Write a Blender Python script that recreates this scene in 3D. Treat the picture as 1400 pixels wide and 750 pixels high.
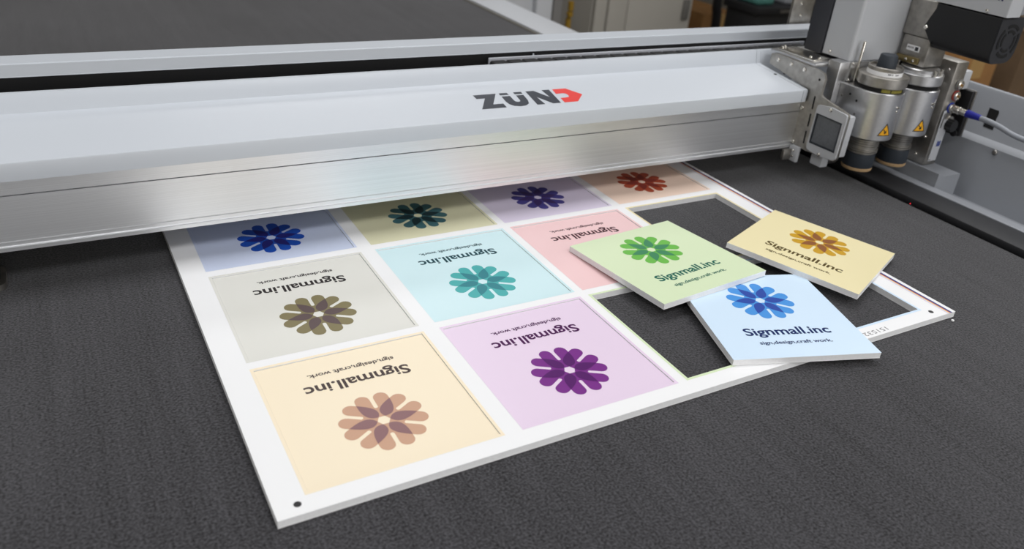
import bpy, bmesh, math, random
from mathutils import Vector, Matrix
random.seed(7)
for o in list(bpy.data.objects): bpy.data.objects.remove(o)
scene = bpy.context.scene
COL = scene.collection
PI = math.pi
# ------------------------------------------------------------------ camera
F = 1114.209171
CAM = Vector((-0.07841852, -0.31925858, 0.32114059))
RW = Matrix(((0.8765944652, -0.4742058166, 0.0819206139), (-0.1673151052, -0.4599393371, -0.8720444150), (0.4512070468, 0.7507227515, -0.4825220733)))   # rows: right, down, forward
cd = bpy.data.cameras.new('camera'); cam = bpy.data.objects.new('camera', cd); COL.objects.link(cam)
r, d, fw = RW[0], RW[1], RW[2]
M = Matrix(((r[0], -d[0], -fw[0], CAM[0]), (r[1], -d[1], -fw[1], CAM[1]), (r[2], -d[2], -fw[2], CAM[2]), (0, 0, 0, 1)))
cam.matrix_world = M
cd.sensor_width = 36.0; cd.lens = F / 1400 * 36.0; cd.clip_start = 0.01; cd.clip_end = 50
cd.dof.use_dof = True; cd.dof.focus_distance = 0.62; cd.dof.aperture_fstop = 9.0
scene.camera = cam
# ------------------------------------------------------------------ light
w = bpy.data.worlds.new('world'); scene.world = w; w.use_nodes = True
w.node_tree.nodes['Background'].inputs[0].default_value = (0.9, 0.95, 1.0, 1)
w.node_tree.nodes['Background'].inputs[1].default_value = 0.15
def area(name, loc, sx, sy, power, rot=(0, 0, 0), col=(1, 1, 1)):
    l = bpy.data.lights.new(name, 'AREA'); l.shape = 'RECTANGLE'; l.size = sx; l.size_y = sy; l.energy = power; l.color = col
    o = bpy.data.objects.new(name, l); COL.objects.link(o); o.location = loc; o.rotation_euler = rot
    return o
COOL = (0.985, 0.99, 1.0)
for i, (x, y, p) in enumerate(((-1.1, -1.3, 26), (0.9, -1.3, 38), (-1.1, 0.5, 20), (0.9, 0.5, 36), (-1.1, 2.3, 15), (0.9, 2.3, 22), (2.9, -1.0, 28), (2.9, 1.2, 22))):
    area('ceiling_lamp', (x, y, 1.84), 1.2, 0.6, p, col=COOL)
area('front_fill_light', (0.9, -4.3, 0.75), 4.0, 1.7, 125, (PI / 2, 0, 0), (1.0, 1.0, 1.0))  # unseen front light, added to brighten faces towards the camera
vs = scene.view_settings
vs.view_transform = 'Standard'; vs.look = 'None'; vs.gamma = 1.0; vs.use_curve_mapping = False; vs.exposure = -1.1

# ------------------------------------------------------------------ pixel helpers (a pixel is a direction; the plane gives the distance)
def ray(x, y):
    v = ((x - 700) / F, (y - 375) / F, 1.0)
    return RW.transposed() @ Vector(v)
def atX(x, y, X): q = ray(x, y); return CAM + q * ((X - CAM.x) / q.x)
def atY(x, y, Y): q = ray(x, y); return CAM + q * ((Y - CAM.y) / q.y)
def atZ(x, y, Z): q = ray(x, y); return CAM + q * ((Z - CAM.z) / q.z)

# ------------------------------------------------------------------ materials
def lin(c):
    c = c / 255.0
    return c / 12.92 if c <= 0.04045 else ((c + 0.055) / 1.055) ** 2.4
def rgb(*c): return (lin(c[0]), lin(c[1]), lin(c[2]), 1)
MATS = {}
def mat(name, col, rough=0.5, metal=0.0, spec=0.5, noise=0.0, nscale=200.0, bump=0.0, bscale=800.0, stretch=None, aniso=0.0, coat=0.0, emit=0.0, sheen=0.0):
    if name in MATS: return MATS[name]
    m = bpy.data.materials.new(name); m.use_nodes = True
    nt = m.node_tree; b = nt.nodes['Principled BSDF']
    b.inputs['Base Color'].default_value = col
    b.inputs['Roughness'].default_value = rough; b.inputs['Metallic'].default_value = metal
    b.inputs['Specular IOR Level'].default_value = spec
    b.inputs['Anisotropic'].default_value = aniso; b.inputs['Coat Weight'].default_value = coat
    b.inputs['Sheen Weight'].default_value = sheen
    if emit:
        b.inputs['Emission Color'].default_value = col; b.inputs['Emission Strength'].default_value = emit
    tc = nt.nodes.new('ShaderNodeTexCoord'); src = tc.outputs['Object']
    if stretch:
        mp = nt.nodes.new('ShaderNodeMapping'); mp.inputs['Scale'].default_value = stretch
        nt.links.new(src, mp.inputs[0]); src = mp.outputs[0]
    if noise:
        n = nt.nodes.new('ShaderNodeTexNoise'); n.inputs['Scale'].default_value = nscale; n.inputs['Detail'].default_value = 4
        nt.links.new(src, n.inputs['Vector'])
        rp = nt.nodes.new('ShaderNodeValToRGB')
        rp.color_ramp.elements[0].position = 0.3; rp.color_ramp.elements[1].position = 0.7
        k0, k1 = 1 - noise, 1 + noise
        rp.color_ramp.elements[0].color = tuple(min(1, c * k0) for c in col[:3]) + (1,)
        rp.color_ramp.elements[1].color = tuple(min(1, c * k1) for c in col[:3]) + (1,)
        nt.links.new(n.outputs['Fac'], rp.inputs[0]); nt.links.new(rp.outputs[0], b.inputs['Base Color'])
    if bump:
        n2 = nt.nodes.new('ShaderNodeTexNoise'); n2.inputs['Scale'].default_value = bscale; n2.inputs['Detail'].default_value = 3
        nt.links.new(src, n2.inputs['Vector'])
        bp = nt.nodes.new('ShaderNodeBump'); bp.inputs['Strength'].default_value = bump; bp.inputs['Distance'].default_value = 0.001
        nt.links.new(n2.outputs['Fac'], bp.inputs['Height']); nt.links.new(bp.outputs[0], b.inputs['Normal'])
    MATS[name] = m
    return m
def felt_mat():
    m = bpy.data.materials.new('felt'); m.use_nodes = True; nt = m.node_tree; b = nt.nodes['Principled BSDF']
    b.inputs['Roughness'].default_value = 0.9; b.inputs['Specular IOR Level'].default_value = 0.15
    b.inputs['Sheen Weight'].default_value = 0.25; b.inputs['Sheen Roughness'].default_value = 0.5
    tc = nt.nodes.new('ShaderNodeTexCoord')
    def noise(scale, detail, stretch):
        mp = nt.nodes.new('ShaderNodeMapping'); mp.inputs['Scale'].default_value = stretch
        nt.links.new(tc.outputs['Object'], mp.inputs[0])
        n = nt.nodes.new('ShaderNodeTexNoise'); n.inputs['Scale'].default_value = scale; n.inputs['Detail'].default_value = detail
        nt.links.new(mp.outputs[0], n.inputs['Vector']); return n.outputs['Fac']
    g1 = noise(660, 2, (1, 1, 1)); g2 = noise(60, 5, (1, 0.035, 1)); g3 = noise(6, 3, (1, 1, 1)); g4 = noise(350, 2, (1, 0.05, 1))
    def math_(op, a, bb):
        n = nt.nodes.new('ShaderNodeMath'); n.operation = op
        for k, v in enumerate((a, bb)):
            if isinstance(v, (int, float)): n.inputs[k].default_value = v
            else: nt.links.new(v, n.inputs[k])
        return n.outputs[0]
    s = math_('ADD', math_('MULTIPLY', g1, 0.68), math_('MULTIPLY', g2, 0.12))
    s = math_('ADD', s, math_('MULTIPLY', g3, 0.10)); s = math_('ADD', s, math_('MULTIPLY', g4, 0.10))
    rp = nt.nodes.new('ShaderNodeValToRGB'); e = rp.color_ramp.elements
    e[0].position = 0.36; e[0].color = rgb(14, 13, 15); e[1].position = 0.67; e[1].color = rgb(81, 80, 84)
    nt.links.new(s, rp.inputs[0]); nt.links.new(rp.outputs[0], b.inputs['Base Color'])
    bp = nt.nodes.new('ShaderNodeBump'); bp.inputs['Strength'].default_value = 0.5; bp.inputs['Distance'].default_value = 0.001
    nt.links.new(g1, bp.inputs['Height']); nt.links.new(bp.outputs[0], b.inputs['Normal'])
    return m
FELT = felt_mat()
PAINT = mat('white_paint', rgb(198, 203, 210), 0.32, bump=0.04, bscale=2500)
PAINTG = mat('grey_paint', rgb(152, 155, 161), 0.45, bump=0.06, bscale=2500)
PAINTL = mat('light_grey_paint', rgb(190, 192, 196), 0.42, bump=0.05, bscale=2500)
ALU = mat('brushed_aluminium', (0.80, 0.81, 0.83, 1), 0.42, 1.0, noise=0.06, nscale=60, stretch=(0.02, 1, 30), bump=0.03, bscale=90)
ALU2 = mat('satin_aluminium', (0.66, 0.66, 0.67, 1), 0.34, 1.0, noise=0.04, nscale=300, bump=0.02, bscale=3000)
STEEL = mat('machined_steel', (0.42, 0.40, 0.37, 1), 0.42, 1.0, noise=0.18, nscale=120, bump=0.03, bscale=900)
STEELD = mat('dark_steel', (0.25, 0.24, 0.23, 1), 0.45, 1.0, noise=0.12, nscale=150)
CHROME = mat('screw_steel', (0.75, 0.72, 0.67, 1), 0.22, 1.0)
BLACK = mat('black_plastic', rgb(22, 22, 25), 0.5, bump=0.05, bscale=2500)
DARK = mat('dark_grey_cover', rgb(50, 51, 57), 0.5, bump=0.05, bscale=2000)
VOID = mat('matt_black', rgb(8, 8, 10), 0.8)
RUBBER = mat('dark_rubber', rgb(44, 50, 58), 0.6, noise=0.1, nscale=800)
BROWN = mat('brown_felt_ring', rgb(176, 146, 108), 0.8, noise=0.15, nscale=900)
FOAM = mat('foam_core', rgb(236, 236, 237), 0.85, noise=0.03, nscale=600)
SHEET = mat('white_print_sheet', rgb(243, 243, 244), 0.42)
CARDB = mat('cardboard', rgb(140, 100, 55), 0.8, noise=0.12, nscale=20)

# ------------------------------------------------------------------ mesh helpers
def link(name, me, m=None, parent=None, smooth=False):
    o = bpy.data.objects.new(name, me); COL.objects.link(o)
    if m is not None and not me.materials: me.materials.append(m)
    if parent is not None: o.parent = parent
    if smooth:
        for p in me.polygons: p.use_smooth = True
    return o
def raw(name, v, f, m=None, parent=None, smooth=False):
    me = bpy.data.meshes.new(name); me.from_pydata([tuple(a) for a in v], [], f); me.update()
    return link(name, me, m, parent, smooth)
def from_bm(name, bm, m, parent=None, smooth_angle=None):
    bmesh.ops.recalc_face_normals(bm, faces=bm.faces)
    me = bpy.data.meshes.new(name); bm.to_mesh(me); bm.free()
    o = link(name, me, m, parent)
    if smooth_angle is not None:
        for p in me.polygons: p.use_smooth = True
        me.set_sharp_from_angle(angle=math.radians(smooth_angle))
    return o
def box(name, x0, x1, y0, y1, z0, z1, m, parent=None, bev=0.0, seg=2):
    bm = bmesh.new()
    bmesh.ops.create_cube(bm, size=1.0)
    for v in bm.verts:
        v.co = ((x0 + x1) / 2 + v.co.x * (x1 - x0), (y0 + y1) / 2 + v.co.y * (y1 - y0), (z0 + z1) / 2 + v.co.z * (z1 - z0))
    if bev:
        bmesh.ops.bevel(bm, geom=list(bm.edges), offset=bev, segments=seg, affect='EDGES', profile=0.5)
    return from_bm(name, bm, m, parent, 40 if bev else None)
def prism(name, pts, axis, a, b, m, parent=None, bev=0.0, holes=()):
    """pts: 2D outline; axis 'X' -> (y,z), 'Y' -> (x,z), 'Z' -> (x,y); extruded from a to b"""
    def P(p, t):
        return (t, p[0], p[1]) if axis == 'X' else (p[0], t, p[1]) if axis == 'Y' else (p[0], p[1], t)
    bm = bmesh.new()
    if holes:
        edges = []
        for loop in [pts] + list(holes):
            vs_ = [bm.verts.new(P(p, a)) for p in loop]
            edges += [bm.edges.new((vs_[i], vs_[(i + 1) % len(vs_)])) for i in range(len(vs_))]
        bmesh.ops.triangle_fill(bm, edges=edges, use_beauty=True)
        g = bmesh.ops.extrude_face_region(bm, geom=list(bm.faces))
        dv = Vector(P((0, 0), b)) - Vector(P((0, 0), a))
        bmesh.ops.translate(bm, vec=dv, verts=[e for e in g['geom'] if isinstance(e, bmesh.types.BMVert)])
        bmesh.ops.dissolve_limit(bm, angle_limit=0.01, verts=bm.verts, edges=bm.edges, delimit={'NORMAL'}) if False else None
    else:
        va = [bm.verts.new(P(p, a)) for p in pts]; vb = [bm.verts.new(P(p, b)) for p in pts]
        n = len(pts)
        bm.faces.new(va); bm.faces.new(vb[::-1])
        for i in range(n): bm.faces.new((va[i], vb[i], vb[(i + 1) % n], va[(i + 1) % n]))
        if bev:
            bmesh.ops.recalc_face_normals(bm, faces=bm.faces)
            bmesh.ops.bevel(bm, geom=[e for e in bm.edges if e.calc_face_angle(0) > 0.5], offset=bev, segments=2, affect='EDGES', profile=0.5)
    return from_bm(name, bm, m, parent, 30)
def lathe(name, prof, m, parent=None, origin=(0, 0, 0), axis='Z', n=40):
    """prof: (r, t) along the axis; closed with caps"""
    bm = bmesh.new(); rings = []
    def P(r_, t, a):
        c, s = r_ * math.cos(a), r_ * math.sin(a)
        q = (c, s, t) if axis == 'Z' else (c, t, s) if axis == 'Y' else (t, c, s)
        return Vector(q) + Vector(origin)
    for r_, t in prof: rings.append([bm.verts.new(P(r_, t, 2 * PI * k / n)) for k in range(n)])
    for i in range(len(rings) - 1):
        for k in range(n): bm.faces.new((rings[i][k], rings[i][(k + 1) % n], rings[i + 1][(k + 1) % n], rings[i + 1][k]))
    bm.faces.new(rings[0]); bm.faces.new(rings[-1])
    return from_bm(name, bm, m, parent, 35)
def tube(name, pts, r_, m, parent=None, n=14):
    """smooth tube through points (Catmull-Rom)"""
    P = [Vector(p) for p in pts]; Q = [P[0] * 2 - P[1]] + P + [P[-1] * 2 - P[-2]]
    path = []
    for i in range(1, len(Q) - 2):
        for k in range(8):
            t = k / 8; a, b, c, e = Q[i - 1], Q[i], Q[i + 1], Q[i + 2]
            path.append(0.5 * ((2 * b) + (c - a) * t + (2 * a - 5 * b + 4 * c - e) * t * t + (3 * b - a - 3 * c + e) * t ** 3))
    path.append(P[-1]); bm = bmesh.new(); rings = []
    up = Vector((0, 0, 1))
    for i, p in enumerate(path):
        tg = (path[min(i + 1, len(path) - 1)] - path[max(i - 1, 0)]).normalized()
        s = tg.cross(up)
        if s.length < 1e-4: s = Vector((1, 0, 0))
        s.normalize(); u = s.cross(tg).normalized()
        rings.append([bm.verts.new(p + (s * math.cos(2 * PI * k / n) + u * math.sin(2 * PI * k / n)) * r_) for k in range(n)])
    for i in range(len(rings) - 1):
        for k in range(n): bm.faces.new((rings[i][k], rings[i][(k + 1) % n], rings[i + 1][(k + 1) % n], rings[i + 1][k]))
    bm.faces.new(rings[0]); bm.faces.new(rings[-1])
    return from_bm(name, bm, m, parent, 40)
def screw(p, axis, parent, r_=0.0022, h=0.0014, m=None, name='screw'):
    """axis: '-X', '-Y', '+Z' outward"""
    s = -1 if axis[0] == '-' else 1
    return lathe(name, [(r_ * 0.99, 0), (r_, s * h * 0.5), (r_ * 0.75, s * h), (r_ * 0.3, s * h * 1.05), (0.0001, s * h * 0.7)], m or CHROME, parent, p, axis[1], 14)
def tag(o, label=None, cat=None, group=None, kind=None):
    if label: o['label'] = label
    if cat: o['category'] = cat
    if group: o['group'] = group
    if kind: o['kind'] = kind
    return o
def thing(name, label, cat, loc=(0, 0, 0), rz=0.0, group=None):
    o = bpy.data.objects.new(name, None); COL.objects.link(o); o.location = loc; o.rotation_euler = (0, 0, rz)
    o.empty_display_size = 0.05
    return tag(o, label, cat, group)
def rounded(pts, rad, seg=5):
    """round the corners of a 2D polygon; rad a number or one per corner"""
    out = []; n = len(pts)
    for i in range(n):
        p0, p, p1 = Vector(pts[i - 1]), Vector(pts[i]), Vector(pts[(i + 1) % n])
        rr = rad[i] if isinstance(rad, (list, tuple)) else rad
        if rr <= 0: out.append(tuple(p)); continue
        a = (p0 - p); b = (p1 - p); la, lb = a.length, b.length; a.normalize(); b.normalize()
        dd = min(rr, la * 0.49, lb * 0.49)
        A, B = p + a * dd, p + b * dd
        for k in range(seg + 1):
            t = k / seg; q = A * (1 - t) ** 2 + p * 2 * t * (1 - t) + B * t * t; out.append(tuple(q))
    return out
def poly_mesh(name, polys, z=0.0):
    v, f = [], []
    for p in polys:
        if sum(p[i - 1][0] * p[i][1] - p[i][0] * p[i - 1][1] for i in range(len(p))) < 0: p = p[::-1]
        f.append(list(range(len(v), len(v) + len(p)))); v += [(a, b, z) for a, b in p]
    me = bpy.data.meshes.new(name); me.from_pydata(v, [], f); me.update(); return me
def text_mesh(name, body, x0, x1, base, height, bold=0.0, ref='l'):
    """flat lettering fitted between x0 and x1, its ascenders 'height' above 'base'"""
    def bake(s):
        c = bpy.data.curves.new('t', 'FONT'); c.body = s; c.size = 1.0; c.offset = bold; c.resolution_u = 4
        o = bpy.data.objects.new('t', c); COL.objects.link(o)
        dg = bpy.context.evaluated_depsgraph_get(); dg.update()
        me = bpy.data.meshes.new_from_object(o.evaluated_get(dg))
        bpy.data.objects.remove(o); bpy.data.curves.remove(c); return me
    rm = bake(ref); ys = [v.co.y for v in rm.vertices]; hh = max(ys)
    me = bake(body); xs = [v.co.x for v in me.vertices]; a, b = min(xs), max(xs)
    for v in me.vertices:
        v.co.x = x0 + (v.co.x - a) / (b - a) * (x1 - x0); v.co.y = base + v.co.y / hh * height; v.co.z = 0
    me.name = name; me.materials.clear(); me.update(); return me

# ------------------------------------------------------------------ room
FZ = -0.9
WALLM = mat('wall_paint', rgb(214, 208, 194), 0.8, noise=0.02, nscale=3)
box('floor', -4, 6.5, -4.5, 6, FZ - 0.1, FZ, mat('floor_vinyl', rgb(128, 124, 118), 0.45, noise=0.05, nscale=4))['kind'] = 'structure'
box('ceiling', -4, 6.5, -4.5, 6, 1.9, 2.0, mat('ceiling_tile', rgb(230, 230, 228), 0.9, noise=0.02, nscale=5))['kind'] = 'structure'
box('wall_back', -4, 6.5, 6, 6.1, FZ, 1.9, WALLM)['kind'] = 'structure'
box('wall_front', -4, 6.5, -4.6, -4.5, FZ, 1.9, WALLM)['kind'] = 'structure'
box('wall_left', -4.1, -4, -4.5, 6, FZ, 1.9, WALLM)['kind'] = 'structure'
box('wall_right', 6.5, 6.6, -4.5, 6, FZ, 1.9, WALLM)['kind'] = 'structure'

# ------------------------------------------------------------------ cutting table
T = thing('cutting_table', 'large flatbed cutting table with dark grey felt surface and painted side rails', 'table', (0, 0, FZ))
def on(parent, o):
    """keep world coordinates while hanging under an empty that is not at the origin"""
    o.parent = parent; o.matrix_parent_inverse = Matrix.Translation(parent.location).inverted() if parent.rotation_euler.z == 0 else parent.matrix_basis.inverted()
    return o
def tb(*a, **k): return on(T, box(*a, **k))
tb('table_bed', -1.05, 0.7000, -1.25, 2.25, -0.16, -0.004, PAINTG)
tb('felt_surface', -1.0, 0.7000, -1.2, 2.2, -0.004, 0.0, FELT)
for x in (-0.95, 0.85):
    for y in (-1.15, 2.15): tb('leg', x - 0.05, x + 0.05, y - 0.05, y + 0.05, FZ, -0.16, PAINTG, bev=0.004)
tb('edge_groove', 0.7000, 0.7606, -1.2, 2.2, -0.16, -0.008, VOID)
tb('black_edge_strip', 0.7200, 0.7606, -1.2, 2.2, -0.008, 0.0003, mat('charcoal_strip', rgb(40, 40, 43), 0.55, bump=0.05, bscale=2000), bev=0.0015)
tb('rear_rail', 0.683, 0.757, 0.46, 2.2, -0.003, 0.0045, PAINTL, bev=0.001)
tb('rear_rail_lip', 0.6765, 0.6832, 0.46, 2.2, -0.002, 0.0012, mat('rail_gasket', rgb(96, 92, 84), 0.7))
prof = [(0.7605, -0.16), (0.7605, 0.0006), (0.7615, 0.0012), (0.7735, 0.0012), (0.7745, 0.0004), (0.7785, -0.0040), (0.826, -0.0210), (0.832, -0.0190), (0.839, 0.0450), (0.842, 0.0485), (0.847, 0.0510), (0.8485, 0.0545), (0.861, 0.0975), (0.8630, 0.1005), (0.8660, 0.1014), (0.8690, 0.1005), (0.8700, 0.098), (0.8700, -0.16)]
rail = on(T, prism('side_rail', prof, 'Y', -1.2, 0.44, PAINTG, None)); rail['label'] = 'grey painted side rail with a sloping inner face'
# openings and fixings on the rail
def rail_face(x, y, lo=True):
    a, b = (Vector((0.832, -0.019)), Vector((0.839, 0.0450))) if lo else (Vector((0.8485, 0.0545)), Vector((0.861, 0.0975)))
    n = Vector((-(b.y - a.y), 0, b.x - a.x)).normalized(); q = ray(x, y); p0 = Vector((a.x, 0, a.y))
    return CAM + q * ((p0 - CAM).dot(n) / q.dot(n)), n
def rail_patch(name, pix, m, lo, lift=0.0004):
    pts = [rail_face(x, y, lo) for x, y in pix]; n = pts[0][1]
    v = [p + n * lift for p, _ in pts] + [p - n * 0.002 for p, _ in pts]; k = len(pix)
    f = [list(range(k)), list(range(2 * k - 1, k - 1, -1))] + [[i, i + k, (i + 1) % k + k, (i + 1) % k] for i in range(k)]
    return on(T, raw(name, v, f, m))
rail_patch('cable_opening', [(1353.5, 147), (1366, 151.5), (1366, 155), (1362, 163), (1357.5, 178), (1344, 172.5)], VOID, False)
rail_patch('oval_opening', [(1348 - 26, 127), (1325.5, 130), (1325.5, 134), (1321, 134), (1318, 131)], VOID, False)
p, n = rail_face(1360, 208.5, True)
s_ = on(T, lathe('rail_screw', [(0.0030, -0.001), (0.0032, 0.0006), (0.0022, 0.0018), (0.0010, 0.0020)], STEELD, None, (0, 0, 0), 'Z', 12))
s_.matrix_parent_inverse = Matrix.Translation((0, 0, -FZ)) @ Matrix.Translation(p) @ Vector((0, 0, 1)).rotation_difference(n).to_matrix().to_4x4()
red_pt = on(T, lathe('red_dot', [(0.0006, 0), (0.0006, 0.0006), (0.0003, 0.0009)], mat('glowing_red', (1, 0.03, 0.05, 1), 0.4, emit=1.5), None, tuple(atZ(1244.3, 278.5, 0.0012)), 'Z', 10))  # tiny emissive red dot beside the table edge
# low cover inside the channel
ch = prism('channel_cover', [(0.7747, 0.0), (0.7747, 0.0165), (0.786, 0.0128), (0.815, 0.0125), (0.815, -0.0168)], 'Y', atX(1277, 257, 0.7745).y, 0.43, PAINTG); on(T, ch)
on(T, box('channel_cover_slot', 0.7738, 0.7748, 0.262, 0.285, 0.004, 0.0135, VOID))

# ------------------------------------------------------------------ sign board frame (cells measured on the board)
BR = math.radians(0.6)
HB = 0.005
US = [(0.0, 0.120), (0.13206, 0.25213), (0.25943, 0.37832), (0.38749, 0.50497)]
VS = [(0.0, 0.12062), (0.12811, 0.24799), (0.25657, 0.3772)]
U0, U1, V0, V1 = -0.0178, 0.5312, -0.0124, 0.3895
CUT = 0.0021
def plate_with_holes(name, z0, z1, m, parent, grow=0.0):
    ub = [U0 + grow] + [t for a, b in US for t in (a + CUT - grow, b - CUT + grow)] + [U1 - grow]
    vb = [V0 + grow] + [t for a, b in VS for t in (a + CUT - grow, b - CUT + grow)] + [V1 - grow]
    nu, nv = len(ub) - 1, len(vb) - 1
    solid = lambda i, j: 0 <= i < nu and 0 <= j < nv and not (i % 2 == 1 and j % 2 == 1)
    bm = bmesh.new(); V = {}
    def vert(i, j, z):
        k = (i, j, z)
        if k not in V: V[k] = bm.verts.new((ub[i], vb[j], z))
        return V[k]
    for i in range(nu):
        for j in range(nv):
            if not solid(i, j): continue
            for z in (z0, z1): bm.faces.new([vert(i, j, z), vert(i + 1, j, z), vert(i + 1, j + 1, z), vert(i, j + 1, z)])
            for (di, dj, e0, e1) in ((-1, 0, (0, 0), (0, 1)), (1, 0, (1, 0), (1, 1)), (0, -1, (0, 0), (1, 0)), (0, 1, (0, 1), (1, 1))):
                if not solid(i + di, j + dj):
                    a, b = (i + e0[0], j + e0[1]), (i + e1[0], j + e1[1])
                    bm.faces.new([vert(*a, z0), vert(*b, z0), vert(*b, z1), vert(*a, z1)])
    return from_bm(name, bm, m, parent)
B = thing('sign_board', 'white foam board skeleton with a grid of cut-out windows lying on the felt', 'foam board', (0, 0, 0), BR)
plate_with_holes('back_sheet', 0.0, 0.0008, SHEET, B)
plate_with_holes('foam_core', 0.0008, HB - 0.0005, FOAM, B, 0.0001)
plate_with_holes('face_sheet', HB - 0.0005, HB, SHEET, B)
DEC = 0.00006
def ring(name, a, b, c, d_, w_, m, parent):
    z = HB + DEC
    v = [(a, c, z), (b, c, z), (b, d_, z), (a, d_, z), (a + w_, c + w_, z), (b - w_, c + w_, z), (b - w_, d_ - w_, z), (a + w_, d_ - w_, z)]
    return raw(name, v, [[0, 1, 5, 4], [1, 2, 6, 5], [2, 3, 7, 6], [3, 0, 4, 7]], m, parent)
# name, (col,row), background, petal, overlap, lettering
CELLS = {
 'beige': ((0, 0), (247, 232, 204), (203, 161, 135), (142, 106, 108), (78, 66, 64)),
 'mauve': ((1, 0), (232, 212, 233), (120, 44, 134), (84, 20, 100), (74, 18, 78)),
 'grey': ((0, 1), (222, 221, 214), (126, 116, 80), (88, 70, 70), (40, 34, 34)),
 'aqua': ((1, 1), (208, 235, 240), (72, 172, 172), (44, 128, 138), (14, 66, 76)),
 'pink': ((2, 1), (242, 205, 206), (178, 70, 84), (128, 40, 60), (66, 22, 34)),
 'periwinkle': ((0, 2), (206, 215, 238), (28, 78, 176), (36, 36, 112), (20, 30, 80)),
 'olive': ((1, 2), (224, 221, 188), (62, 104, 112), (26, 48, 54), (24, 40, 44)),
 'lavender': ((2, 2), (223, 213, 232), (72, 66, 138), (60, 44, 98), (40, 30, 70)),
 'peach': ((3, 2), (246, 220, 202), (178, 80, 54), (134, 54, 46), (80, 34, 28)),
 'green': ((2, 0), (219, 234, 196), (108, 184, 76), (62, 134, 92), (0, 96, 82)),
 'sky': ((3, 0), (212, 233, 252), (72, 148, 222), (42, 74, 164), (12, 38, 94)),
 'yellow': ((3, 1), (240, 228, 182), (202, 156, 36), (142, 88, 48), (84, 68, 26)),
}
for nme, ((ci, ri), bg, *_r) in CELLS.items():
    a, b = US[ci]; c, d_ = VS[ri]
    ring('bleed_border', a, b, c, d_, CUT, mat('print_' + nme, rgb(*bg), 0.34), B)
INK = mat('black_ink', rgb(26, 24, 26), 0.4)
for u in (-0.0054, 0.5102):
    me = poly_mesh('registration_dot', [[(u + 0.0021 * math.cos(t * PI / 12), -0.0047 + 0.0021 * math.sin(t * PI / 12)) for t in range(24)]], HB + DEC)
    link('registration_dot', me, INK, B)
for u0, u1, c in ((0.5214, 0.5221, (224, 196, 236)), (0.5226, 0.5232, (206, 228, 240)), (0.5233, 0.5240, (246, 232, 120)), (0.5240, 0.5249, (236, 110, 80)), (0.5250, 0.5272, (34, 50, 122))):
    raw('colour_bar', [(u0, V0, HB + DEC), (u1, V0, HB + DEC), (u1, V1, HB + DEC), (u0, V1, HB + DEC)], [[0, 1, 2, 3]], mat('bar_%d_%d_%d' % c, rgb(*c), 0.4), B)
num = text_mesh('serial_number', '151532620', 0, 0.040, 0, 0.0042, 0.0, '1')
so = link('serial_number', num, mat('grey_ink', rgb(120, 118, 120), 0.5), B); so.location = (0.4524, -0.0056, HB + DEC); so.rotation_euler = (0, 0, PI)

# ------------------------------------------------------------------ printed cards
def emblem_meshes():
    s3 = math.sqrt(3) / 2; light, dark = [], []
    d30 = Vector((s3, 0.5)); p30 = Vector((0.5, -s3))
    wl, gap, tip = 9.4, 1.3, 21.4
    half = [Vector((4.0, 0)), Vector((3.0, 3.0 * math.tan(PI / 6))), d30 * 12.4]
    for k in range(1, 5):
        t = k / 4 * PI / 2; half.append(d30 * (13.4 - math.cos(t) * 1.0) + p30 * (gap * math.sin(t)))
    for k in range(0, 11):                       # rounded tip of the lobe
        t = PI * k / 10
        half.append(d30 * (tip + wl / 2 * math.sin(t)) + p30 * (gap + wl / 2 - wl / 2 * math.cos(t)))
    half.append(Vector((21.5, 0)))
    up = [(v.x, v.y) for v in half]; lo = [(x, -y) for x, y in up[1:-1]][::-1]
    sect = up + lo
    b0, b1, b2, b3 = Vector((21.5, 0)), Vector((12.2, -5.5)), Vector((7.0, -5.7)), Vector((4.0, 0))
    side = [tuple(b0 * (1 - t) ** 3 + b1 * 3 * t * (1 - t) ** 2 + b2 * 3 * t * t * (1 - t) + b3 * t ** 3) for t in [k / 12 for k in range(13)]]
    lens = side + [(x, -y) for x, y in side[1:-1]][::-1]
    for k in range(6):
        c, s = math.cos(k * PI / 3), math.sin(k * PI / 3)
        rot = lambda P: [((x * c - y * s) * 0.001, (x * s + y * c) * 0.001) for x, y in P]
        light.append(rot(sect)); dark.append(rot(lens))
    return poly_mesh('emblem', light), poly_mesh('petal_overlap', dark)
EM_L, EM_D = emblem_meshes()
WORD = text_mesh('wordmark', 'Signmall.inc', -0.0344, 0.0348, -0.0294, 0.0093, 0.022)
TAGL = text_mesh('tagline', 'sign,design,craft work.', -0.0290, 0.0290, -0.0411, 0.0038, 0.022)
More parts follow.
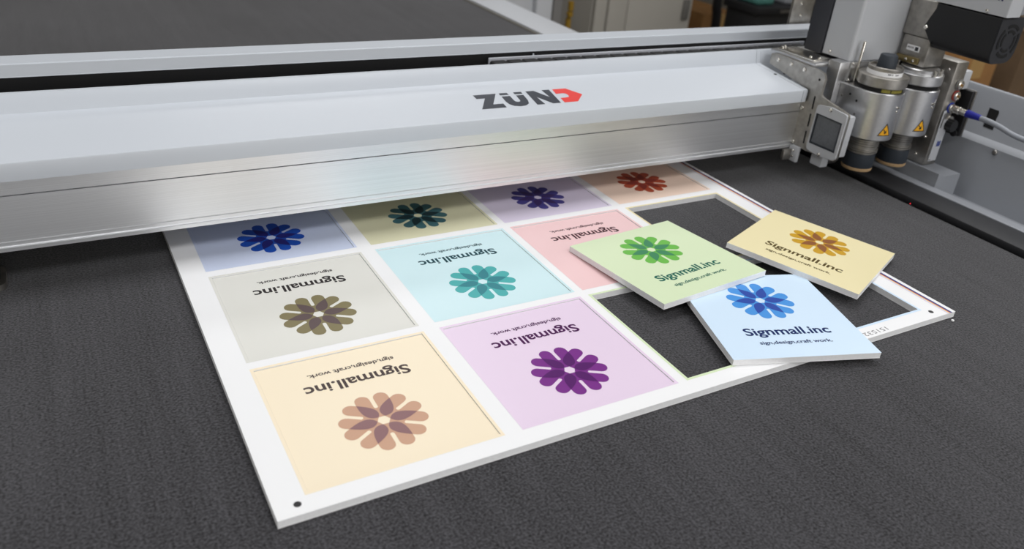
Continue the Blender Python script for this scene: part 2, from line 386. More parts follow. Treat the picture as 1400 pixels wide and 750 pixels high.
def make_card(nme, sx, sy, label):
    (cell, bg, pet, ovl, ink) = CELLS[nme]
    C = thing('printed_card', label, 'card')
    hx, hy = sx / 2, sy / 2; t = 0.0048 if nme in ('green', 'sky', 'yellow') else 0.0043
    box('back_sheet', -hx, hx, -hy, hy, 0, 0.0006, SHEET, C)
    box('foam_core', -hx + 0.0001, hx - 0.0001, -hy + 0.0001, hy - 0.0001, 0.0006, t - 0.0005, FOAM, C)
    bm = bmesh.new(); bmesh.ops.create_cube(bm, size=1.0)
    for v in bm.verts: v.co = (v.co.x * sx, v.co.y * sy, t - 0.00025 + v.co.z * 0.0005)
    me = bpy.data.meshes.new('face_sheet'); bm.to_mesh(me); bm.free()
    me.materials.append(SHEET); me.materials.append(MATS['print_' + nme])
    for p in me.polygons: p.material_index = 1 if p.normal.z > 0.9 else 0
    link('face_sheet', me, None, C)
    def decal(n, src, m, z, off=(0, 0), par=C):
        e = src.copy(); e.materials.clear(); e.materials.append(m)
        o = link(n, e, None, par); o.location = (off[0], off[1], z); return o
    em = decal('emblem', EM_L, mat('petal_' + nme, rgb(*pet), 0.38, spec=0.25), t + DEC, (0, 0.0184))
    decal('petal_overlap', EM_D, mat('overlap_' + nme, rgb(*ovl), 0.38, spec=0.25), DEC, par=em)
    im = mat('ink_' + nme, rgb(*ink), 0.45, spec=0.15)
    decal('wordmark', WORD, im, t + DEC); decal('tagline', TAGL, im, t + DEC)
    return C
LAB = {
 'beige': 'cream card with brown flower emblem still lying in the board',
 'mauve': 'pale mauve card with deep purple flower emblem lying in the board',
 'grey': 'light grey card with khaki flower emblem lying in the board',
 'aqua': 'pale aqua card with teal flower emblem lying in the board',
 'pink': 'pink card with dark red lettering lying in the board half under the green card',
 'periwinkle': 'periwinkle blue card with royal blue flower, its lettering hidden under the machine beam',
 'olive': 'olive beige card with dark teal flower, its lettering hidden under the machine beam',
 'lavender': 'greyish lavender card with indigo flower, its lettering hidden under the machine beam',
 'peach': 'peach card with rust red flower, its lettering hidden under the machine beam',
 'green': 'loose pale green card with green flower resting on the pink and pale blue cards',
 'sky': 'loose pale blue card with blue flower lying across the board edge under the green card',
 'yellow': 'loose pale yellow card with golden flower lying across the board edge',
}
RB = Matrix.Rotation(BR, 4, 'Z')
for nme in CELLS:
    (ci, ri) = CELLS[nme][0]
    a, b = US[ci]; c, d_ = VS[ri]
    if nme in ('green', 'sky', 'yellow'): continue
    C = make_card(nme, b - a - 2 * CUT - 0.0003, d_ - c - 2 * CUT - 0.0003, LAB[nme]); C['group'] = 'printed cards cut from the board'
    p = RB @ Vector(((a + b) / 2 + 0.0001, (c + d_) / 2 - 0.0001, 0)); C.location = (p.x, p.y, 0.0); C.rotation_euler = (0, 0, BR + PI)
def loose(nme, x, y, z, yaw, gx, gy):
    """top face centre at (x,y,z); gx, gy the slopes of the card"""
    C = make_card(nme, 0.116, 0.116, LAB[nme]); C['group'] = 'printed cards cut from the board'
    n = Vector((-gx, -gy, 1)).normalized(); X = Vector((math.cos(yaw), math.sin(yaw), 0)); X.z = gx * X.x + gy * X.y; X.normalize()
    Y = n.cross(X); R = Matrix((X, Y, n)).transposed().to_4x4(); C.matrix_basis = Matrix.Translation(Vector((x, y, z)) - n * 0.0048) @ R
    return C
loose('sky', 0.3731, 0.0424, 0.0100, math.radians(-17.14), 0.0, 0.0)
loose('green', 0.3478, 0.1411, 0.01245, math.radians(5.98), 0.014, -0.040)
loose('yellow', 0.4897, 0.1108, 0.01235, math.radians(-65.78), -0.054, 0.014)
cr = lathe('foam_crumb', [(0.0006, 0), (0.0013, 0.0006), (0.0011, 0.0014), (0.0004, 0.0018)], SHEET, None, tuple(atZ(1302, 439, 0.0)), 'Z', 7)
tag(cr, 'tiny white foam crumb on the felt beside the board corner', 'crumb')

# ------------------------------------------------------------------ gantry beam
G = thing('gantry_beam', 'long white and brushed aluminium machine beam spanning the table above the board', 'machine beam', (0, 0, 0))
XL, XE = -0.95, 0.6325
ext = [(0.2850, 0.0300), (0.2850, 0.0328), (0.2856, 0.0333), (0.2866, 0.0334), (0.2866, 0.0362), (0.2874, 0.0368), (0.2874, 0.0703), (0.2912, 0.0704), (0.2912, 0.0711), (0.2874, 0.0712), (0.2874, 0.0842), (0.362, 0.0842), (0.362, 0.030)]
prism('aluminium_extrusion', ext, 'X', XL, 0.825, ALU, G)['label'] = 'brushed aluminium front face with a fine groove'
cov = [(0.2815, 0.0832), (0.2815, 0.0950), (0.2819, 0.0961), (0.2829, 0.0966), (0.3565, 0.1046), (0.3578, 0.1052), (0.3582, 0.1062), (0.3617, 0.1182), (0.3625, 0.1190), (0.3660, 0.1190), (0.3660, 0.0846), (0.2850, 0.0846), (0.2850, 0.0832)]
prism('top_cover', cov, 'X', XL, 0.6262, PAINT, G)
prism('cover_back_wall', [(0.3550, 0.0846), (0.3582, 0.1062), (0.3617, 0.1182), (0.3625, 0.1190), (0.3660, 0.1190), (0.3660, 0.0846)], 'X', 0.6327, 0.80, PAINT, G)
prism('cover_end_cap', cov, 'X', 0.6267, XE, PAINT, G)
box('cable_trough', XL, 0.80, 0.3661, 0.4008, 0.0846, 0.0960, VOID, G)
back = [(0.4010, 0.1196), (0.4010, 0.1200), (0.4013, 0.1204), (0.4022, 0.1292), (0.4030, 0.1300), (0.4255, 0.1303), (0.4265, 0.1295), (0.4265, 0.1196)]
prism('back_bar', back, 'X', XL, 0.80, PAINT, G)
box('bar_backing', XL, 0.80, 0.4009, 0.4262, 0.0600, 0.1195, VOID, G)
prism('beam_core', [(0.3622, 0.030), (0.3622, 0.0845), (0.4265, 0.0595), (0.4265, 0.030)], 'X', XL, 0.82, STEELD, G)
for k in range(24):
    x = 0.300 + k * 0.0178
    box('chain_link', x, x + 0.0166, 0.378, 0.391, 0.0962, 0.1156, VOID, G, 0.0012, 1)
box('chain_guide', 0.300, 0.735, 0.3925, 0.3945, 0.0962, 0.1174, mat('guide_strip', rgb(196, 198, 206), 0.3), G, 0.0003, 1)
box('strip_pin', 0.352, 0.3532, 0.396, 0.3972, 0.0962, 0.1185, PAINT, G)
for px_, py_ in ((1060, 101.5), (1073, 100.5)):
    q = ray(px_, py_); n = Vector((0, -0.0080, 0.0736)).normalized(); p0 = Vector((0, 0.2829, 0.0966)); p = CAM + q * ((p0 - CAM).dot(n) / q.dot(n))
    lathe('fixing_hole', [(0.0018, -0.0005), (0.0018, 0.00045), (0.0004, 0.0005)], VOID, G, tuple(p), 'Z', 12)
# letters on the sloping cover
LOGO = {
 'letter_z': ([[(0.2528, 0.3308), (0.2764, 0.3308), (0.2630, 0.3090), (0.2732, 0.3090), (0.2726, 0.3008), (0.2478, 0.3008), (0.2612, 0.3225), (0.2527, 0.3225)]], 'd'),
 'letter_u': ([[(0.2794, 0.3308), (0.2880, 0.3308), (0.2880, 0.3262), (0.2790, 0.3262)], [(0.2946, 0.3308), (0.3032, 0.3308), (0.3026, 0.3262), (0.2943, 0.3262)],
   [(0.2789, 0.3238), (0.2878, 0.3238), (0.2868, 0.3140), (0.2872, 0.3112), (0.2890, 0.3100), (0.2912, 0.3104), (0.2926, 0.3122), (0.2942, 0.3238), (0.3021, 0.3238), (0.3004, 0.3120), (0.2978, 0.3050), (0.2930, 0.3014), (0.2870, 0.3006), (0.2812, 0.3024), (0.2784, 0.3062), (0.2776, 0.3120)]], 'd'),
 'letter_n': ([[(0.3080, 0.3308), (0.3168, 0.3308), (0.3256, 0.3148), (0.3256, 0.3308), (0.3339, 0.3308), (0.3298, 0.3008), (0.3215, 0.3008), (0.3126, 0.3168), (0.3128, 0.3008), (0.3045, 0.3008)]], 'd'),
 'letter_d_arrow': ([[(0.3375, 0.3308), (0.3523, 0.3308), (0.3622, 0.3150), (0.3487, 0.3008), (0.3339, 0.3008), (0.3352, 0.3109), (0.3436, 0.3112), (0.3458, 0.3125), (0.3466, 0.3160), (0.3458, 0.3192), (0.3440, 0.3204), (0.3358, 0.3204)]], 'r'),
}
LD = mat('logo_dark', rgb(46, 50, 60), 0.45); LR = mat('logo_red', rgb(224, 60, 54), 0.45)
for nme, (polys, c) in LOGO.items():
    me = poly_mesh(nme, polys)
    for v in me.vertices: v.co.z = 0.0966 + (v.co.y - 0.2829) / 0.0736 * 0.0080 + 0.0001
    link(nme, me, LD if c == 'd' else LR, G)
# roller foot under the beam
box('support_foot', -0.172, -0.1365, 0.2880, 0.314, 0.0045, 0.030, BLACK, G, 0.004, 3)
prism('foot_shoe', rounded([(-0.175, 0.2845), (-0.1335, 0.2845), (-0.1335, 0.316), (-0.175, 0.316)], 0.008, 6), 'Z', 0.0002, 0.0046, STEEL, G)

# ------------------------------------------------------------------ tool carriage
K = thing('tool_carriage', 'silver and grey tool carriage with bezel, control panel and fan housing at the beam end', 'machine head', (0, 0, 0))
def yz(pix, X): return [(p.y, p.z) for p in (atX(x, y, X) for x, y in pix)]
XP = 0.6345
plate = yz([(1055.5, 72), (1070, 76), (1119, 95.5), (1127, 101), (1128.5, 108), (1122.5, 129), (1124.5, 133), (1159, 156), (1160.5, 160), (1143, 219), (1139, 221), (1101.5, 206), (1085.5, 198), (1082, 194), (1096, 139), (1103, 128), (1104, 122), (1052, 86)], XP)
prism('side_plate', rounded(plate, 0.0012, 2), 'X', XP, XP + 0.0030, STEEL, K)
for pix in ([(1113.5, 131), (1115.2, 131.5), (1111, 149.5), (1109.3, 149)], [(1107.5, 155), (1109.2, 155.5), (1105, 173), (1103.3, 172.5)], [(1101.3, 178.5), (1103, 179), (1099, 196), (1097.3, 195.5)]):
    prism('plate_slot', rounded(yz(pix, XP - 0.0002), 0.0006, 2), 'X', XP - 0.0003, XP + 0.0005, VOID, K)
for x, y in ((1064.5, 82), (1082, 88), (1100, 95.5), (1097, 147), (1084.5, 193)):
    screw(tuple(atX(x, y, XP)), '-X', K)
screw(tuple(atX(1120.5, 109, XP)), '-X', K, 0.0014, 0.0004, VOID, 'plate_hole')
XB = 0.6325
bez = rounded(yz([(1118, 143), (1136, 146.5), (1158.5, 158), (1157, 165), (1141.5, 217.5), (1138, 219.5), (1117, 212.5), (1102, 203), (1102.5, 198)], XB), 0.002, 3)
win = yz([(1117.5, 155.5), (1150, 169.5), (1139.5, 207.5), (1107, 193.5)], XB)
prism('sensor_bezel', bez, 'X', XB, XP, PAINTL, K, 0.0, [win])
prism('sensor_window', win, 'X', XP - 0.0012, XP - 0.0002, mat('smoked_glass', rgb(98, 101, 106), 0.22, noise=0.08, nscale=400), K)
wf = yz([(1116.6, 154.2), (1151.2, 169), (1140, 209.2), (1106, 194.6)], XB - 0.0001)
prism('window_gasket', wf, 'X', XB - 0.0003, XB + 0.0006, mat('gasket', rgb(40, 46, 54), 0.5), K, 0.0, [yz([(1118, 156.2), (1149.2, 169.8), (1139, 206.4), (1107.8, 193)], XB - 0.0001)])
for x, y in ((1136.2, 150.3), (1119.5, 211.2)): screw(tuple(atX(x, y, XB)), '-X', K, 0.0020)
# block behind the bezel and the arm above the beam
box('bezel_body', XP + 0.0031, 0.654, 0.2285, 0.266, 0.0365, 0.082, PAINTL, K, 0.002)
box('mounting_block', 0.6560, 0.7860, 0.2680, 0.2845, 0.030, 0.128, ALU2, K, 0.001)
box('carriage_arm', 0.6380, 0.786, 0.2850, 0.352, 0.1195, 0.1235, ALU2, K, 0.0006)
box('arm_rail', 0.640, 0.668, 0.290, 0.345, 0.1235, 0.1262, CHROME, K, 0.0008)
for x, y in ((0.645, 0.3000), (0.650, 0.292), (0.645, 0.342), (0.652, 0.345)): screw((x, y, 0.1262), '+Z', K, 0.0018, 0.0016)
box('foot_bracket', 0.6300, 0.6345, 0.2720, 0.2848, 0.0165, 0.034, PAINTL, K, 0.0008)
box('foot_plate', 0.6185, 0.6300, 0.2800, 0.2840, 0.0175, 0.0295, STEEL, K, 0.0006)
box('wheel_block', 0.641, 0.652, 0.246, 0.262, 0.019, 0.036, PAINTL, K, 0.0012)
lathe('guide_wheel', [(0.009, 0.653), (0.0098, 0.6545), (0.0098, 0.662), (0.009, 0.6635)], STEELD, K, (0, 0.252, 0.0305), 'X', 24)
for x, y, z in ((0.6300, 0.2778, 0.0225), (0.6300, 0.2778, 0.0290)): screw((0.6299, y, z), '-X', K, 0.0013, 0.0008)
# covers
cp = rounded([(0.670, 0.2700), (0.768, 0.2700), (0.768, 0.309), (0.670, 0.309)], [0.004, 0.022, 0.004, 0.003], 8)
prism('front_cover', cp, 'Z', 0.1285, 0.235, PAINTL, K)['label'] = 'light grey painted upright cover with a rounded edge'
screw(tuple(atX(1135, 69.5, 0.670)), '-X', K, 0.0018)
box('dark_cover', 0.6690, 0.767, 0.3095, 0.3340, 0.1265, 0.235, DARK, K, 0.0012)
box('inner_block', 0.6700, 0.6990, 0.2655, 0.2679, 0.1080, 0.1284, ALU2, K, 0.0006)
box('recess_block', 0.7000, 0.7800, 0.2660, 0.2679, 0.1080, 0.1284, BLACK, K, 0.0006)
for x, y in ((1166, 87), (1159.5, 109)): screw(tuple(atX(x, y, 0.699)) if False else tuple(atY(x, y, 0.2655)), '-Y', K, 0.0016)
for x, y in ((1151, 130), (1146, 115)): screw(tuple(atX(x, y, 0.6620)), '-X', K, 0.0013, 0.0005, STEELD)
for (x, y, zb_) in ((0.6790, 0.2655, 0.1078), (0.7440, 0.2655, 0.1225)):
    lathe('guide_rod', [(0.0012, zb_), (0.0016, zb_ + 0.0004), (0.0016, 0.1500), (0.0012, 0.1508)], CHROME, K, (x, y - 0.0018, 0), 'Z', 14)
# gear bracket over the second module
box('gear_housing', 0.7420, 0.7735, 0.2320, 0.2660, 0.1275, 0.1570, STEEL, K, 0.0018)
box('gear_bracket', 0.7420, 0.7720, 0.2330, 0.2690, 0.1572, 0.1945, STEEL, K, 0.001)
box('rear_bracket', 0.7430, 0.7800, 0.4310, 0.4350, 0.1200, 0.1760, STEEL, K, 0.001)
for q in ((1096, 5), (1094, 21)): screw(tuple(atY(q[0], q[1], 0.4310)), '-Y', K, 0.0024)
st = [(0.2420, 0.1415), (0.2580, 0.1415), (0.2580, 0.1475), (0.2420, 0.1475)]
prism('serial_sticker', st, 'X', 0.7416, 0.7421, SHEET, K)
prism('sticker_mark', [(0.2435, 0.1425), (0.2475, 0.1425), (0.2475, 0.1465), (0.2435, 0.1465)], 'X', 0.7414, 0.7417, DARK, K)
for k in range(5):
    prism('sticker_mark', [(0.2495 + k * 0.0016, 0.1440), (0.2503 + k * 0.0016, 0.1440), (0.2503 + k * 0.0016, 0.1458), (0.2495 + k * 0.0016, 0.1458)], 'X', 0.7414, 0.7417, mat('grey_ink', rgb(120, 118, 120), 0.5), K)
box('brass_clamp', 0.7395, 0.7420, 0.2385, 0.2660, 0.1290, 0.1355, mat('olive_brass', (0.28, 0.22, 0.10, 1), 0.4, 0.8), K, 0.0006)
for y in (0.2440, 0.2530): screw((0.7395, y, 0.1322), '-X', K, 0.0017)
screw((0.7388, 0.2410, 0.1690), '-X', K, 0.0024, 0.0016)
# fan housing and box above it
def fan_housing():
    x0, x1, z0, z1 = 0.7390, 0.7790, 0.1495, 0.1945; ya, yb = 0.1640, 0.2300
    prof = rounded([(x0, z0), (x1, z0), (x1, z1), (x0, z1)], [0.010, 0.016, 0.003, 0.001], 6)
    prism('fan_housing', prof, 'Y', ya, yb, BLACK, K)['label'] = 'black fan housing with a slotted round grille'
    prism('housing_wing', [(yb, 0.1540), (0.2440, 0.1690), (yb + 0.006, 0.1890), (yb + 0.006, 0.1945), (yb, 0.1945)], 'X', x0, x0 + 0.004, BLACK, K)
    cx, cz = (x0 + x1) / 2 + 0.001, (z0 + z1) / 2
    prism('fan_face', rounded([(x0 + 0.0005, z0 + 0.0005), (x1 - 0.0005, z0 + 0.0005), (x1 - 0.0005, z1 - 0.0005), (x0 + 0.0005, z1 - 0.0005)], [0.009, 0.015, 0.003, 0.001], 6), 'Y', ya - 0.001, ya + 0.0001, mat('fan_face', rgb(44, 45, 50), 0.5), K)
    for rr, ww in ((0.0152, 0.0030), (0.0098, 0.0026)):
        for q in range(4):
            a0, a1 = PI / 2 * q + 0.62 + 0.15, PI / 2 * (q + 1) + 0.62 - 0.15
            ts = [a0 + (a1 - a0) * k / 8 for k in range(9)]
            pts = [(cx + (rr + ww / 2) * math.cos(t), cz + (rr + ww / 2) * math.sin(t)) for t in ts] + [(cx + (rr - ww / 2) * math.cos(t), cz + (rr - ww / 2) * math.sin(t)) for t in ts[::-1]]
            prism('grille_slot', pts, 'Y', ya - 0.0014, ya - 0.0008, VOID, K)
fan_housing()
UX = 0.7390
yc = atX(1377, 23, UX).y
prism('upper_box', rounded([(UX, yc), (0.7640, yc), (0.7640, 0.242), (UX, 0.242)], [0.002, 0.006, 0.001, 0.001], 4), 'Z', 0.1960, 0.245, PAINTL, K)
box('upper_box_back', 0.7642, 0.7780, yc + 0.007, 0.242, 0.1960, 0.245, PAINTG, K, 0.001)
screw(tuple(atX(1350, 14.5, UX)), '-X', K, 0.0018)
for x0_, x1_, yb_ in ((1364.6, 1366.4, 0.8), (1369.0, 1371.2, 1.8)):
    prism('box_lettering', yz([(x0_ + 2, -8), (x1_ + 2, -8), (x1_, yb_), (x0_, yb_ - 0.4)], UX - 0.0002), 'X', UX - 0.0003, UX + 0.0001, mat('navy_ink', rgb(30, 32, 80), 0.4), K)
# control panel
XA, XC, YF = 0.7900, 0.8105, 0.2245
box('control_panel', XA, XC, YF, 0.268, 0.0135, 0.1330, STEEL, K, 0.0008)['label'] = 'steel control panel with round sockets and a black knob'
for x, y in ((1298, 95), (1265, 186.5), (1252, 209.5)): screw(tuple(atX(x, y, XA)), '-X', K, 0.0018)
for (x, y), c in (((1311, 115.5), (120, 120, 118)), ((1306, 130.5), (150, 50, 40)), ((1299, 147), (40, 60, 150))):
    p = atY(x, y, YF)
    lathe('socket_ring', [(0.0060, YF), (0.0060, YF - 0.0012), (0.0048, YF - 0.0016)], mat('ring_%d' % c[0], rgb(*c), 0.4), K, (p.x, 0, p.z), 'Y', 20)
    lathe('socket', [(0.0050, YF - 0.0010), (0.0050, YF - 0.0034), (0.0038, YF - 0.0040), (0.0034, YF - 0.0030), (0.0002, YF - 0.0030)], CHROME, K, (p.x, 0, p.z), 'Y', 20)
    if c[0] != 40: lathe('socket_core', [(0.0016, YF - 0.0029), (0.0015, YF - 0.0042), (0.0004, YF - 0.0044)], mat('brass', (0.55, 0.33, 0.12, 1), 0.35, 1.0), K, (p.x, 0, p.z), 'Y', 12)
p = atY(1299, 171, YF - 0.004)
pk = [(p.x + (0.0072 if k % 2 else 0.0064) * math.cos(k * PI / 12), p.z + (0.0072 if k % 2 else 0.0064) * math.sin(k * PI / 12)) for k in range(24)]
prism('panel_knob', pk, 'Y', YF - 0.0090, YF - 0.0012, BLACK, K)
lathe('knob_collar', [(0.0060, YF), (0.0060, YF - 0.0012)], CHROME, K, (p.x + 0.0016, 0, p.z + 0.0035), 'Y', 18)
box('panel_tab', 0.7945, 0.8085, YF - 0.0012, YF - 0.0002, 0.018, 0.068, PAINTL, K, 0.0004, 1)
box('panel_slot_frame', 0.7922, 0.7972, YF - 0.0022, YF - 0.0012, 0.056, 0.079, PAINTL, K, 0.0004, 1)
box('panel_slot', 0.7938, 0.7955, YF - 0.0027, YF - 0.0021, 0.059, 0.076, STEELD, K)
for k in range(3): box('panel_mark', 0.8000 + k * 0.0022, 0.8016 + k * 0.0022, YF - 0.0015, YF - 0.0011, 0.036, 0.0425 - 0.001 * (k % 2), mat('blue_ink', rgb(60, 74, 140), 0.4), K)
for z in (0.0205,): screw((0.7960, YF - 0.0012, z), '-Y', K, 0.0012, 0.0006)
box('grey_block', 0.8120, 0.8290, 0.2280, 0.262, 0.1000, 0.1210, PAINTL, K, 0.0015)
box('latch_plate', 0.8260, 0.8300, 0.2180, 0.2560, 0.0470, 0.1000, BLACK, K, 0.0012)
box('latch_edge', 0.8300, 0.8325, 0.2165, 0.2560, 0.0470, 0.1005, STEELD, K, 0.0008)
lathe('latch_stud', [(0.004, 0.8262), (0.004, 0.8235), (0.002, 0.8228)], BLACK, K, (0, 0.2230, 0.0500), 'X', 14)
lathe('latch_stud', [(0.003, 0.8262), (0.003, 0.8245), (0.001, 0.8240)], STEELD, K, (0, 0.2340, 0.0870), 'X', 14)
box('latch_carrier', 0.8106, 0.8262, 0.2400, 0.262, 0.060, 0.0950, STEELD, K, 0.0006)

# ------------------------------------------------------------------ tool modules
def module(cx, cy, dz, label, kind):
    m_ = thing('tool_module', label, 'cutting tool', (cx, cy, 0), group='cylindrical tool modules on the carriage')
    R_ = 0.0260
    yb = 0.2675 - cy
    arc = [(R_ * math.cos(t), R_ * math.sin(t)) for t in [PI + PI * k / 32 for k in range(33)]]
    z0, z1 = 0.0565 + dz, 0.1075 + dz
    bm = bmesh.new()
    out = arc + [(R_, yb), (-R_, yb)]
    rows = [(0.965, z0), (1.0, z0 + 0.001), (1.0, z1 - 0.001), (0.965, z1)]
    rr = [[bm.verts.new((x * s, y * s if y < 0 else y, z)) for x, y in out] for s, z in rows]
    nn = len(out)
    for i in range(3):
        for k in range(nn): bm.faces.new((rr[i][k], rr[i][(k + 1) % nn], rr[i + 1][(k + 1) % nn], rr[i + 1][k]))
    bm.faces.new(rr[0]); bm.faces.new(rr[-1])
    body = from_bm('body', bm, ALU2, m_, 40)
    lathe('dark_collar', [(0.0232, z1), (0.0232, z1 + 0.0050)], VOID, m_, (0, 0, 0))
    def band(name, a0, a1, za, zb, rad, mt, par, thick=0.0003):
        v, f = [], []; N = 10
        for k in range(N + 1):
            t = math.radians(a0 + (a1 - a0) * k / N)
            for (q, z) in ((rad, za), (rad, zb), (rad + thick, zb), (rad + thick, za)): v.append((q * math.cos(t), q * math.sin(t), z))
        for k in range(N):
            for e in range(4): f.append([4 * k + e, 4 * k + (e + 1) % 4, 4 * k + 4 + (e + 1) % 4, 4 * k + 4 + e])
        return raw(name, v, f, mt, par)
    OL = mat('olive_label', rgb(132, 124, 44), 0.6, noise=0.25, nscale=900)
    zc = z1 + 0.0046
    lathe('clamp_ring', [(0.0250, zc), (0.0256, zc + 0.0008), (0.0256, zc + 0.0102), (0.0249, zc + 0.0110)], ALU2 if kind else STEEL, m_)
    zt = zc + 0.0110
    if kind == 0:
        for a0, a1 in ((222, 244), (247, 283)): band('scale_label', a0, a1, z1 + 0.0008, z1 + 0.0044, 0.0233, OL, m_)
        lathe('label_ring', [(0.0180, zt - 0.001), (0.0180, zt + 0.0042)], SHEET, m_)
        for k, (a0, a1) in enumerate(((229, 232), (233, 236), (237, 239.5), (242.5, 246), (255, 268))):
            band('ring_print', a0, a1, zt + 0.0020, zt + (0.0036 if k < 4 else 0.0030), 0.01801, mat('grey_ink', rgb(120, 118, 120), 0.5), m_, 0.0001)
        lathe('top_ring', [(0.0176, zt + 0.0042), (0.0178, zt + 0.0046), (0.0178, zt + 0.0078), (0.0172, zt + 0.0084), (0.0160, zt + 0.0084), (0.0156, zt + 0.0062), (0.001, zt + 0.0062)], STEEL, m_)
        lathe('cap_knob', [(0.0098, zt + 0.0063), (0.0098, zt + 0.0073), (0.0088, zt + 0.0188), (0.0080, zt + 0.0198), (0.0010, zt + 0.0200)], RUBBER, m_)
    else:
        lathe('top_ring', [(0.0200, zt - 0.0005), (0.0202, zt + 0.0004), (0.0202, zt + 0.0042), (0.0194, zt + 0.0048)], ALU2, m_)
        for a in (262, 285, 308): lathe('stud', [(0.0016, zt), (0.0016, zt + 0.0055), (0.0008, zt + 0.0062)], CHROME, m_, (0.0222 * math.cos(math.radians(a)), 0.0222 * math.sin(math.radians(a)), 0), 'Z', 10)
    # shaft, rubber sleeve and foot
    prof = [(0.0150, z0)]
    z = z0
    for k in range(5):
        prof += [(0.0150, z - 0.0004), (0.0158, z - 0.0008), (0.0158, z - 0.0018), (0.0150, z - 0.0022)]; z -= 0.0024
    zs = 0.0370 + dz * 1.6
    prof += [(0.0150, zs)]
    lathe('threaded_shaft', prof[::-1], STEEL if kind == 0 else STEELD, m_)
    for q in (0.0012, 0.0036): lathe('shaft_ring', [(0.0158, zs + q), (0.0166, zs + q + 0.0004), (0.0166, zs + q + 0.0012), (0.0158, zs + q + 0.0016)], STEEL, m_)
    zb = 0.0170 + dz * 1.6
    lathe('rubber_sleeve', [(0.0160, zb + 0.0040), (0.0164, zb + 0.0048), (0.0160, zs)], RUBBER, m_)
    lathe('glide_foot', [(0.0130, zb), (0.0158, zb + 0.0006), (0.0165, zb + 0.0024), (0.0162, zb + 0.0042)], BROWN, m_)
    lathe('tool_tip', [(0.0008, zb - 0.0045), (0.0014, zb - 0.003), (0.0014, zb + 0.001)], STEELD, m_, n=10)
    # warning triangle bent round the body
    def tri(name, size, zc_, mt, off, par):
        v, f = [], []; N = 12; h = size * 0.866
        for k in range(N + 1):
            s = k / N; half = (1 - abs(2 * s - 1)) * h
            a = math.radians(259) + (s - 0.5) * size / R_
            for zz in (zc_ - h / 3, zc_ - h / 3 + half): v.append(((R_ + off) * math.cos(a), (R_ + off) * math.sin(a), zz))
        for k in range(N): f.append([2 * k, 2 * k + 2, 2 * k + 3, 2 * k + 1])
        return raw(name, v, f, mt, par)
    wz = 0.0675 + dz
    sg = tri('warning_sign', 0.0165, wz, mat('warning_black', rgb(28, 24, 16), 0.5), 0.00010, m_); sg['label'] = 'yellow and black triangular warning sticker'
    tri('sign_field', 0.0130, wz, mat('warning_yellow', rgb(238, 172, 20), 0.45), 0.00018, sg)
    def glyph(pts):
        v = [((R_ + 0.00026) * math.cos(math.radians(259) + x / R_), (R_ + 0.00026) * math.sin(math.radians(259) + x / R_), wz + z) for x, z in pts]
        raw('sign_symbol', v, [list(range(len(v)))], MATS['warning_black'], sg)
    glyph([(-0.0028, 0.0018), (-0.0018, 0.0026), (0.0004, 0.0002), (0.0012, 0.0022), (0.0020, -0.0012), (0.0002, -0.0026), (-0.0016, -0.0010), (-0.0006, 0.0000)])
    for a, zz in ((277, 0.0930), (277, 0.0890)):
        t = math.radians(a); lathe('body_screw', [(0.0019 if zz > 0.091 else 0.0009, -0.0006), (0.0021 if zz > 0.091 else 0.0010, 0.0006), (0.0012 if zz > 0.091 else 0.0005, 0.0014)], CHROME, m_, ((R_ + 0.0) * math.cos(t), (R_) * math.sin(t), zz + dz), 'Z', 12)
    if kind == 0:
        for y, z in ((0.004, 0.094), (0.014, 0.0985), (0.002, 0.080)): lathe('body_hole', [(0.0014, -R_ - 0.0001), (0.0014, -R_ + 0.0006)], VOID if z > 0.09 else STEELD, m_, (0, y, z), 'X', 12)
    return m_
module(0.6905, 0.2385, 0.0, 'silver tool module with dark cap knob and white label ring', 0)
module(0.7505, 0.2400, -0.001, 'silver tool module under the gear housing beside the control panel', 1)
lathe('clamp_post', [(0.003, 0.036), (0.003, 0.0530)], ALU2, K, (0.7235, 0.262, 0), 'Z', 14)
lathe('clamp_post', [(0.003, 0.030), (0.003, 0.0545)], ALU2, K, (0.664, 0.262, 0), 'Z', 14)
box('lower_guard', 0.7150, 0.7880, 0.2690, 0.2840, 0.014, 0.0299, STEELD, K, 0.0008)

# ------------------------------------------------------------------ plug and cable
CB = thing('plug_cable', 'grey cable with a silver and blue plug in the control panel', 'cable', tuple(atY(1299, 147, YF)))
p = atY(1299, 147, YF)
def cb(o): return on(CB, o)
y1, y2 = atX(1322, 154, p.x).y, atX(1341, 161, p.x).y
cb(lathe('plug', [(0.0036, YF - 0.0040), (0.0044, YF - 0.0046), (0.0044, y1 + 0.009), (0.0038, y1 + 0.0085), (0.0038, y1)], CHROME, None, (p.x, 0, p.z), 'Y', 20))
cb(lathe('strain_relief', [(0.0040, y1), (0.0044, y1 - 0.001), (0.0032, y2)], mat('blue_rubber', rgb(28, 34, 150), 0.5), None, (p.x, 0, p.z), 'Y', 20))
pts = [(p.x, y2 + 0.001, p.z)] + [tuple(atX(x, y, p.x + k * 0.002)) for k, (x, y) in enumerate(((1352, 166), (1366, 173), (1384, 184), (1400, 191), (1425, 200), (1460, 208)))]
cb(tube('cable', pts, 0.0029, mat('grey_cable', rgb(150, 154, 162), 0.45)))

